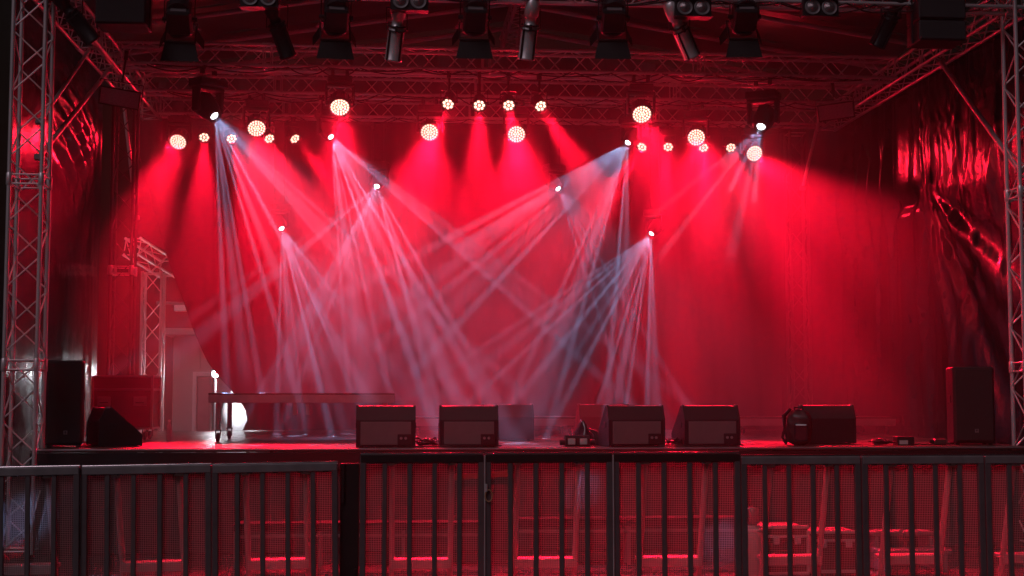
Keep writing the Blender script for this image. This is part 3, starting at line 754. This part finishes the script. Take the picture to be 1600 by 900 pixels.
# backpack, bag, power box, small boxes, cables
p = at(1249, 690, .45)
r = thing("backpack", "upright black backpack with hanging straps beside the right wedge", "backpack", (p.x, .45, DECK + .001), -.35)
def sack(a, b):
    th = 2 * PI * a; z = .41 * b
    w = (.125 + .02 * math.sin(b * PI)) * (1 - max(0, b - .75) ** 2 * 7) * (min(1, .5 + b * 5)); d = (.085 + .03 * math.sin(b * PI * .9)) * (1 - max(0, b - .75) ** 2 * 9) * (min(1, .6 + b * 5))
    k = 1 + .04 * math.sin(7 * th + 9 * b) + .03 * math.sin(23 * b + 3 * th)
    sq = lambda c: math.copysign(abs(c) ** .6, c)
    return (w * sq(math.cos(th)) * k, d * sq(math.sin(th)) * k, z)
put("body", MB().grid(sack, 32, 18).lathe([(.06, .405), (.03, .412), (0, .413)], 16), M_black, r)
put("pocket", MB().rbox((.03, -.115, .15), (.16, .05, .2), .02, seg=2), M_tarp, r)
put("top_handle", MB().path([(-.05, 0, .40), (-.05, 0, .435), (.04, 0, .44), (.05, 0, .40)], .010), M_tarp, r)
for s in (0, 1): put("strap", MB().path([(-.09, -.02 - .05 * s, .42), (-.155 - .02 * s, -.03 - .05 * s, .34), (-.165, -.04, .20), (-.19 + .05 * s, -.03, .09), (-.15, -.02, .012)], .016, 6), M_tarp, r)

def bag(a, b):
    x, y = (a - .5), (b - .5); r2 = math.hypot(x, y) * 2
    hgt = max(0, 1 - r2 ** 2.2) * (.17 + .11 * math.exp(-((x + .12) / .12) ** 2) + .05 * math.exp(-((x - .32) / .1) ** 2))
    hgt *= 1 + .35 * (ridged(x * 14 + 4 * ridged(y * 7, 2), 3) - .5) + .15 * math.sin(17 * x + 13 * y)
    return (x * .52, y * .36, max(0.004, hgt))
p = at(918, 690, .75)
tag(put("crumpled_bag", MB().grid(bag, 40, 30), M_tarp, loc=(p.x, .75, DECK + .001)), "crumpled black bag heaped left of the third front wedge", "bag")
p = at(902, 692, .28)
r = thing("power_box", "small red lit power box with two pale socket covers on the front edge", "power box", (p.x, .28, DECK + .001))
put("body", MB().prism([(-.05, 0), (-.05, .09), (-.02, .125), (.06, .125), (.09, .09), (.09, 0)], -.14, .14), M_black, r)
for x in (-.07, .065): put("socket_cover", MB().rbox((x, -.055, .055), (.085, .012, .07), .006), M_label, r)
for x in (-.2, .2): put("cable_gland", MB().tube((x, .01, .045), (x * .68, .01, .045), .032, 10), M_black, r)
p = at(1415, 692, .3)
r = thing("stage_box", "small black box with a pale paper label at the right front edge", "stage box", (p.x, .3, DECK + .001))
put("body", MB().rbox((0, .06, .05), (.20, .16, .10), .008), M_black, r); put("label_strip", MB().rbox((-.03, -.022, .035), (.10, .004, .045), .001), M_label, r)
p = at(1470, 690, .35)
r = thing("adapter_box", "tiny red lit adapter box beside the right loudspeaker", "adapter", (p.x, .35, DECK + .001))
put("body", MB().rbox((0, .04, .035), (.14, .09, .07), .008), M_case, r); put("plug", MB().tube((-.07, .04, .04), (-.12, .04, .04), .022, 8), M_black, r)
def cable_heap(label, u, Y, w, n, seed, m=M_cable, loops=3, hz=.04):
    rnd = random.Random(seed); p = at(u, 690, Y)
    mb = MB()
    for k in range(n):
        pts = []; a0 = rnd.uniform(0, 6); rr = rnd.uniform(.35, 1.0)
        for i in range(22):
            t = i / 21; a = a0 + t * loops * 2 * PI * rnd.uniform(.96, 1.04)
            pts.append((w * rr * math.cos(a) * (.6 + .4 * math.sin(2.3 * t + k)) + w * .5 * (t - .5), .12 * rr * math.sin(a), .010 + hz * abs(math.sin(3.1 * t + k)) * rnd.uniform(.3, 1) + .006 * k))
        mb.path(pts, .008, 5)
    return tag(put("cable_coil", mb, m, loc=(p.x, Y, DECK + .001)), label, "cable", "loose cables along the front edge")
cable_heap("tangle of thin cables between the two left front wedges", 668, .3, .16, 4, 3, hz=.09)
cable_heap("cables lying between the two right front wedges", 1053, .3, .12, 3, 9, hz=.08)
cable_heap("coiled cable heap left of the labelled stage box", 1378, .35, .17, 5, 5, hz=.05)
def cable_run(label, pts, seed):
    rnd = random.Random(seed); P = []
    for (u, y), (u2, y2) in zip(pts, pts[1:]):
        for k in range(6):
            t = k / 6; p = at(u + (u2 - u) * t, 690, y + (y2 - y) * t); P.append((p.x, p.y + rnd.uniform(-.012, .012), DECK + .011 + rnd.uniform(0, .006)))
    tag(put("cable_run", MB().path(P, .008, 6), M_cable), label, "cable", "loose cables along the front edge")
cable_run("cable running along the edge in front of the two left wedges", [(620, .08), (660, .1), (700, .07), (750, .1), (790, .3)], 1)
cable_run("cable running along the edge in front of the two right wedges", [(1030, .1), (1080, .06), (1140, .09), (1165, .3)], 2)
cable_run("cable running from the labelled stage box to the right loudspeaker", [(1428, .34), (1445, .26), (1462, .3), (1490, .36)], 4)

# ------------------------------------------------------------------ crowd barrier
BY = -4.7
PW = 1.0
def barrier_parts(H, top_mat, key):
    wires = MB()
    n = int((PW - .06) / .0138); rr = .0019
    def wire(p, q):
        p, q = Vector(p), Vector(q); d = (q - p).normalized(); a = Vector((0, 1, 0)); b = d.cross(a)
        o = [a * rr, b * rr, -a * rr, -b * rr]
        wires.add([p + k for k in o] + [q + k for k in o], [(k, (k + 1) % 4, 4 + (k + 1) % 4, 4 + k) for k in range(4)])
    for i in range(n + 1):
        x = -PW / 2 + .03 + (PW - .06) * i / n; wire((x, .022, .05), (x, .022, H - .05))
    m = int((H - .1) / .0138)
    for j in range(m + 1):
        z = .05 + (H - .1) * j / m; wire((-PW / 2 + .03, .026, z), (PW / 2 - .03, .026, z))
    bars = MB().rbox((0, 0, H / 2), (.038, .03, H - .08), .004)
    post = MB().rbox((0, 0, H / 2), (.048, .045, H - .01), .005)
    top = MB().rbox((0, .005, H - .032), (PW - .008, .06, .066), .008)
    lip = MB().tube((-PW / 2 + .006, .012, H + .001), (PW / 2 - .006, .012, H + .001), .013, 12)
    slots = [MB().rbox((-.4 + .2 * k, -.027, H - .064), (.045, .004, .010), .001) for k in range(5)]
    low = MB().rbox((0, 0, .03), (PW - .008, .05, .06), .006)
    strut = MB().path([(0, .05, H - .07), (0, .12, H - .3), (0, .30, .40), (0, .42, .02)], .024, 10)
    step = MB().rbox((0, .36, .405), (.50, .20, .035), .006).rbox((0, .262, .385), (.50, .012, .07), .003)
    foot = MB().rbox((0, .48, .012), (PW - .03, .95, .016), .004)
    brk = MB().rbox((0, .035, H - .075), (.07, .06, .02), .004)
    g = lambda b, nm, mt: b.mesh(nm, mt)
    return dict(net=g(wires, "mesh_screen", M_net), bar=g(bars, "bar", M_paint), post=g(post, "post", M_paint), top=g(top, "top_rail", top_mat), lip=g(lip, "top_edge", M_chrome), slots=[g(m, "slot", M_black) for m in slots],
                low=g(low, "bottom_rail", M_alud), strut=g(strut, "strut", M_galv), step=g(step, "step", M_galv), foot=g(foot, "foot_plate", M_alud), brk=g(brk, "strut_bracket", M_alu))
BP = {"l": barrier_parts(1.18, M_alud, "l"), "c": barrier_parts(1.255, M_edge, "c"), "r": barrier_parts(1.23, M_alud, "r")}
panels = [("l", -75, 130, "barrier panel at the far left, below the left truss tower"), ("l", 130, 335, "second barrier panel from the left, below the sideways wedge"),
          ("l", 335, 532, "left barrier panel ending at the black corner post"),
          ("c", 562, 757, "barrier panel right of the black corner post, below the two left wedges"), ("c", 757, 957, "dark railed barrier panel below the power box, a latch at its left end"),
          ("c", 957, 1157, "barrier panel below the two right front wedges"), ("r", 1157, 1345, "barrier panel in front of the red lit gas cylinder, below the backpack"),
          ("r", 1345, 1537, "barrier panel in front of the low steps, below the labelled stage box"), ("r", 1537, 1730, "barrier panel at the far right below the right loudspeaker")]
for key, u0, u1, lb in panels:
    P = BP[key]; a, b = at(u0, 740, BY), at(u1, 740, BY); lift = 0.0; roll = 0.0
    if key == "l": roll = R(.9); lift = .02 * ((u0 + 75) / 400) - .012
    r = thing("crowd_barrier", lb, "barrier", ((a.x + b.x) / 2, BY, .012 + lift), group="mesh crowd barriers before the stage", rot=(0, -roll, R(.5 * math.sin(u0)))); r.location.y += .012 * math.sin(u0 * 1.7); r.scale = ((b.x - a.x) / PW, 1, 1)
    n_ = link("mesh_screen", P["net"], r); n_["kind"] = "stuff"
    for k in range(4): link("bar", P["bar"], r, (-.3 + .2 * k, 0, 0))
    for s in (-1, 1): link("post", P["post"], r, (s * (PW / 2 - .027), 0, 0))
    t = link("top_rail", P["top"], r)
    for m in P["slots"]: link("slot", m, t)
    link("top_edge", P["lip"], t)
    link("bottom_rail", P["low"], r); link("foot_plate", P["foot"], r); link("step", P["step"], r)
    for s in (-1, 1): q = link("strut", P["strut"], r, (s * .24, 0, 0)); link("strut_bracket", P["brk"], q)
    if u0 in (757, 957):
        put("hinge_rod", MB().tube((-.5, -.03, .30), (-.5, -.03, 1.25), .006, 8), M_alu, r)
    if u0 == 757:
        c = put("latch", MB().rbox((-.49, -.035, 1.0), (.02, .03, .06), .004), M_alu, r)
        put("latch_ring", MB().path([(-.47 + .028 * math.cos(a_ * PI / 8), -.04, .94 + .045 * math.sin(a_ * PI / 8)) for a_ in range(17)], .006, 6), M_wood, c)
a, b = at(531, 740, BY), at(562, 740, BY)
r = thing("corner_post", "black post filling the gap between the left and middle barriers", "post", ((a.x + b.x) / 2, BY + .02, 0))
put("post_body", MB().rbox((0, .03, .60), (b.x - a.x - .004, .05, 1.2), .006), M_edge, r)
put("hinge", MB().tube((-.05, -.005, .9), (-.05, -.005, 1.2), .014, 8), M_edge, r); put("hinge", MB().tube((.05, -.005, .2), (.05, -.005, .4), .014, 8), M_edge, r)
p, q = at(700, 747, BY + .12), at(802, 739, BY + .12)
tag(put("timber_batten", MB().rbox((0, 0, 0), ((q - p).length, .03, .045), .004), M_wood, loc=(p + q) / 2, rot=(0, -math.atan2(q.z - p.z, q.x - p.x), 0)), "short tan timber batten tied behind the middle barrier near the latch", "batten")

# ------------------------------------------------------------------ things in the pit between barrier and stage
def pit_platform(label, u0, u1, v, Y):
    p, q = at(u0, v, Y), at(u1, v, Y); w = q.x - p.x; zt = p.z
    r = thing("pit_platform", label, "platform", ((p.x + q.x) / 2, Y, .015), group="low platforms in the pit")
    n = max(2, round(w))
    for k in range(n): put("platform_top", MB().rbox((-w / 2 + w * (k + .5) / n, .14, zt - .03), (w / n - .006, .28, .028), .004), M_cloth, r)
    put("front_beam", MB().rbox((0, .02, zt - .072), (w, .03, .05), .004), M_edge, r)
    put("lower_rail", MB().rbox((0, .02, zt - .145), (w - .1, .03, .03), .004), M_alud, r)
    for k in range(n + 1):
        x = -w / 2 + .03 + (w - .06) * k / n
        for y in (.03, .25): put("leg", MB().rbox((x, y, (zt - .1) / 2), (.035, .035, zt - .1), .004), M_alud, r)
pit_platform("long low platform in the pit seen through the left and middle barriers", 363, 765, 818, -1.4)
pit_platform("low platform in the pit seen through the barrier below the power box", 798, 1165, 811, -1.4)
p = at(1177, 900, -2.9)
r = thing("gas_cylinder", "upright red lit gas cylinder with a valve cap in the pit", "gas cylinder", (p.x, -2.9, .015))
zt = at(1174, 793, -2.9).z - .015
put("bottle_body", MB().lathe([(.09, 0), (.10, .015), (.10, zt - .27), (.085, zt - .21), (.05, zt - .165), (.035, zt - .15)], 20), M_cabin, r)
put("valve_cap", MB().lathe([(.045, zt - .15), (.058, zt - .14), (.058, zt - .02), (.05, zt), (0, zt)], 18), M_alud, r)
put("collar", MB().lathe([(.088, zt - .215), (.094, zt - .205), (.09, zt - .19)], 18), M_white, r)
def pit_case(label, u0, u1, v, Y, m):
    p, q = at(u0, v, Y), at(u1, v, Y); w = q.x - p.x; zt = p.z - .015
    r = thing("road_case", label, "road case", ((p.x + q.x) / 2, Y, .015), group="road cases in the pit")
    put("body", MB().rbox((0, .25, zt * .42), (w - .02, .5, zt * .8), .006), m, r)
    put("lid", MB().rbox((0, .25, zt - .05), (w, .52, .09), .01), m, r)
    e = MB()
    for z in (.03, zt * .8, zt - .004): e.rbox((0, -.012, z), (w + .01, .014, .028), .003)
    for x in (-w / 2, w / 2): e.rbox((x, -.011, zt / 2), (.03, .012, zt - .08), .003)
    put("edging", e, M_alu, r)
    for x in (-.25 * w, .25 * w): put("latch", MB().rbox((x, -.018, zt * .72), (.06, .014, .07), .004), M_alu, r)
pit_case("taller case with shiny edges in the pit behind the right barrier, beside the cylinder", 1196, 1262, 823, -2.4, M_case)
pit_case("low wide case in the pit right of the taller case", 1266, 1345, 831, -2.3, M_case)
p, q = at(1385, 838, -2.3), at(1486, 838, -2.3); w = q.x - p.x; zt = p.z - .015
r = thing("pit_steps", "low two tread steps in the pit behind the right barrier", "steps", ((p.x + q.x) / 2, -2.3, .015))
put("tread", MB().rbox((0, .55, zt - .02), (w, .3, .04), .005), M_alud, r); put("tread", MB().rbox((0, .2, zt * .55), (w + .06, .32, .04), .005), M_alud, r)
for s in (-1, 1): put("side_panel", MB().prism([(.03, 0), (.03, zt * .52), (.38, zt * .52), (.41, zt - .045), (.7, zt - .045), (.7, 0)], s * (w / 2 - .03), s * (w / 2 - .06)), M_alud, r)

# ------------------------------------------------------------------ outside, behind the left end of the backdrop
p = at(337, 585, 9.4)
r = thing("work_light", "glaring white work light on a stand outside behind the stage", "work light", (p.x, 9.4, .01))
h = put("lamp_head", MB().rbox((0, .04, p.z), (.17, .10, .15), .015), M_black, r)
put("lamp_face", MB().lathe([(.06, 0), (.055, .02), (.035, .03), (0, .034)], 18, Matrix.Translation((0, -.012, p.z)) @ Matrix.Rotation(PI / 2, 4, 'X')), M_flood, h)
put("mast", MB().tube((0, .04, .5), (0, .04, p.z - .07), .02, 10), M_white, r)
for k in range(3): a_ = 2.1 * k; put("leg", MB().tube((0, .04, .75), (.5 * math.cos(a_), .04 + .5 * math.sin(a_), 0), .014, 8), M_alud, r)
g_ = put("lamp_head", MB().rbox((.17, .06, p.z - .02), (.10, .18, .16), .015), M_black, r)  # second head, added to light the tarpaulin
put("lamp_face", MB().rbox((.223, .06, p.z - .02), (.006, .15, .13), .002), M_flood, g_)
ld = bpy.data.lights.new("work_beam", 'SPOT'); ld.energy = 80; ld.color = (.88, .94, 1); ld.shadow_soft_size = .05; ld.spot_size = R(110); ld.spot_blend = .5  # beam of the added head
lo = bpy.data.objects.new("work_beam", ld); COL.objects.link(lo); lo.parent = r; lo.location = (.28, .06, p.z - .02)
p = at(384, 690, 10.2); zt = at(362, 590, 10.2).z
pl = bpy.data.lights.new("work_glow", 'POINT'); pl.energy = 22; pl.color = (.88, .94, 1); pl.shadow_soft_size = .04
po = bpy.data.objects.new("work_glow", pl); COL.objects.link(po); po.parent = r; po.location = (0, -.14, at(337, 585, 9.4).z)
lo.rotation_euler = (Vector((p.x, 10.0, .9)) - (Vector(r.location) + lo.location)).to_track_quat('-Z', 'Y').to_euler()
def heap(a, b):
    th = 2 * PI * a; k = 1 - b
    rr = (1 - (1 - k) ** 2.6) ** .6 if k < 1 else 1.0
    f = 1 + .05 * math.sin(5 * th + 9 * b) + .05 * math.sin(23 * b + 3 * th)
    return (.58 * rr * f * math.cos(th), .6 * rr * f * math.sin(th), zt * b * (1 + .02 * math.sin(11 * th)))
tag(put("tarpaulin_heap", MB().grid(heap, 60, 30), M_white, loc=(p.x, 10.2, .01)), "white tarpaulin draped over stored goods, lit by the work light", "tarpaulin")
p, q = at(268, 690, 13.0), at(350, 690, 13.0); zt = at(290, 522, 13.0).z; w = q.x - p.x
r = thing("site_cabin", "pale site cabin with a door frame and roof overhang behind the stage", "cabin", ((p.x + q.x) / 2 + .6, 13.0, .01))
W2 = w + 1.2
put("wall", MB().rbox((0, 1.2, zt / 2), (W2, 2.4, zt - .1), .02), M_cabin, r)
put("roof", MB().rbox((0, 1.1, zt + .02), (W2 + .3, 2.9, .14), .02), M_cabin, r)
d = put("door", MB().rbox((-W2 / 2 + .95, -.012, 1.05), (.9, .03, 2.05), .008), M_alud, r)
put("handle", MB().tube((-W2 / 2 + 1.3, -.05, 1.0), (-W2 / 2 + 1.3, -.05, 1.15), .012, 8), M_alu, d)
put("door_frame", MB().rbox((-W2 / 2 + .44, -.02, 1.1), (.08, .06, 2.2), .006).rbox((-W2 / 2 + 1.46, -.02, 1.1), (.08, .06, 2.2), .006).rbox((-W2 / 2 + .95, -.02, 2.15), (.94, .06, .08), .006), M_white, r)
for k in range(6): put("wall_rib", MB().rbox((-W2 / 2 + .12 + k * (W2 - .24) / 5, -.006, zt * .86), (.05, .02, zt * .2), .004), M_cabin, r)
p = at(286, 478, 11.5)
r = thing("awning_lamp", "small unlit box lamp on a beam behind the stage", "lamp", p)
put("beam_tube", MB().tube((-.5, 0, .06), (.6, .1, .02), .035, 10), M_alud, r); put("housing", MB().rbox((0, -.05, -.05), (.30, .16, .12), .012), M_white, r)
put("upright", MB().tube((.55, .1, .02), (.55, .1, -p.z + .02), .035, 10), M_alud, r)
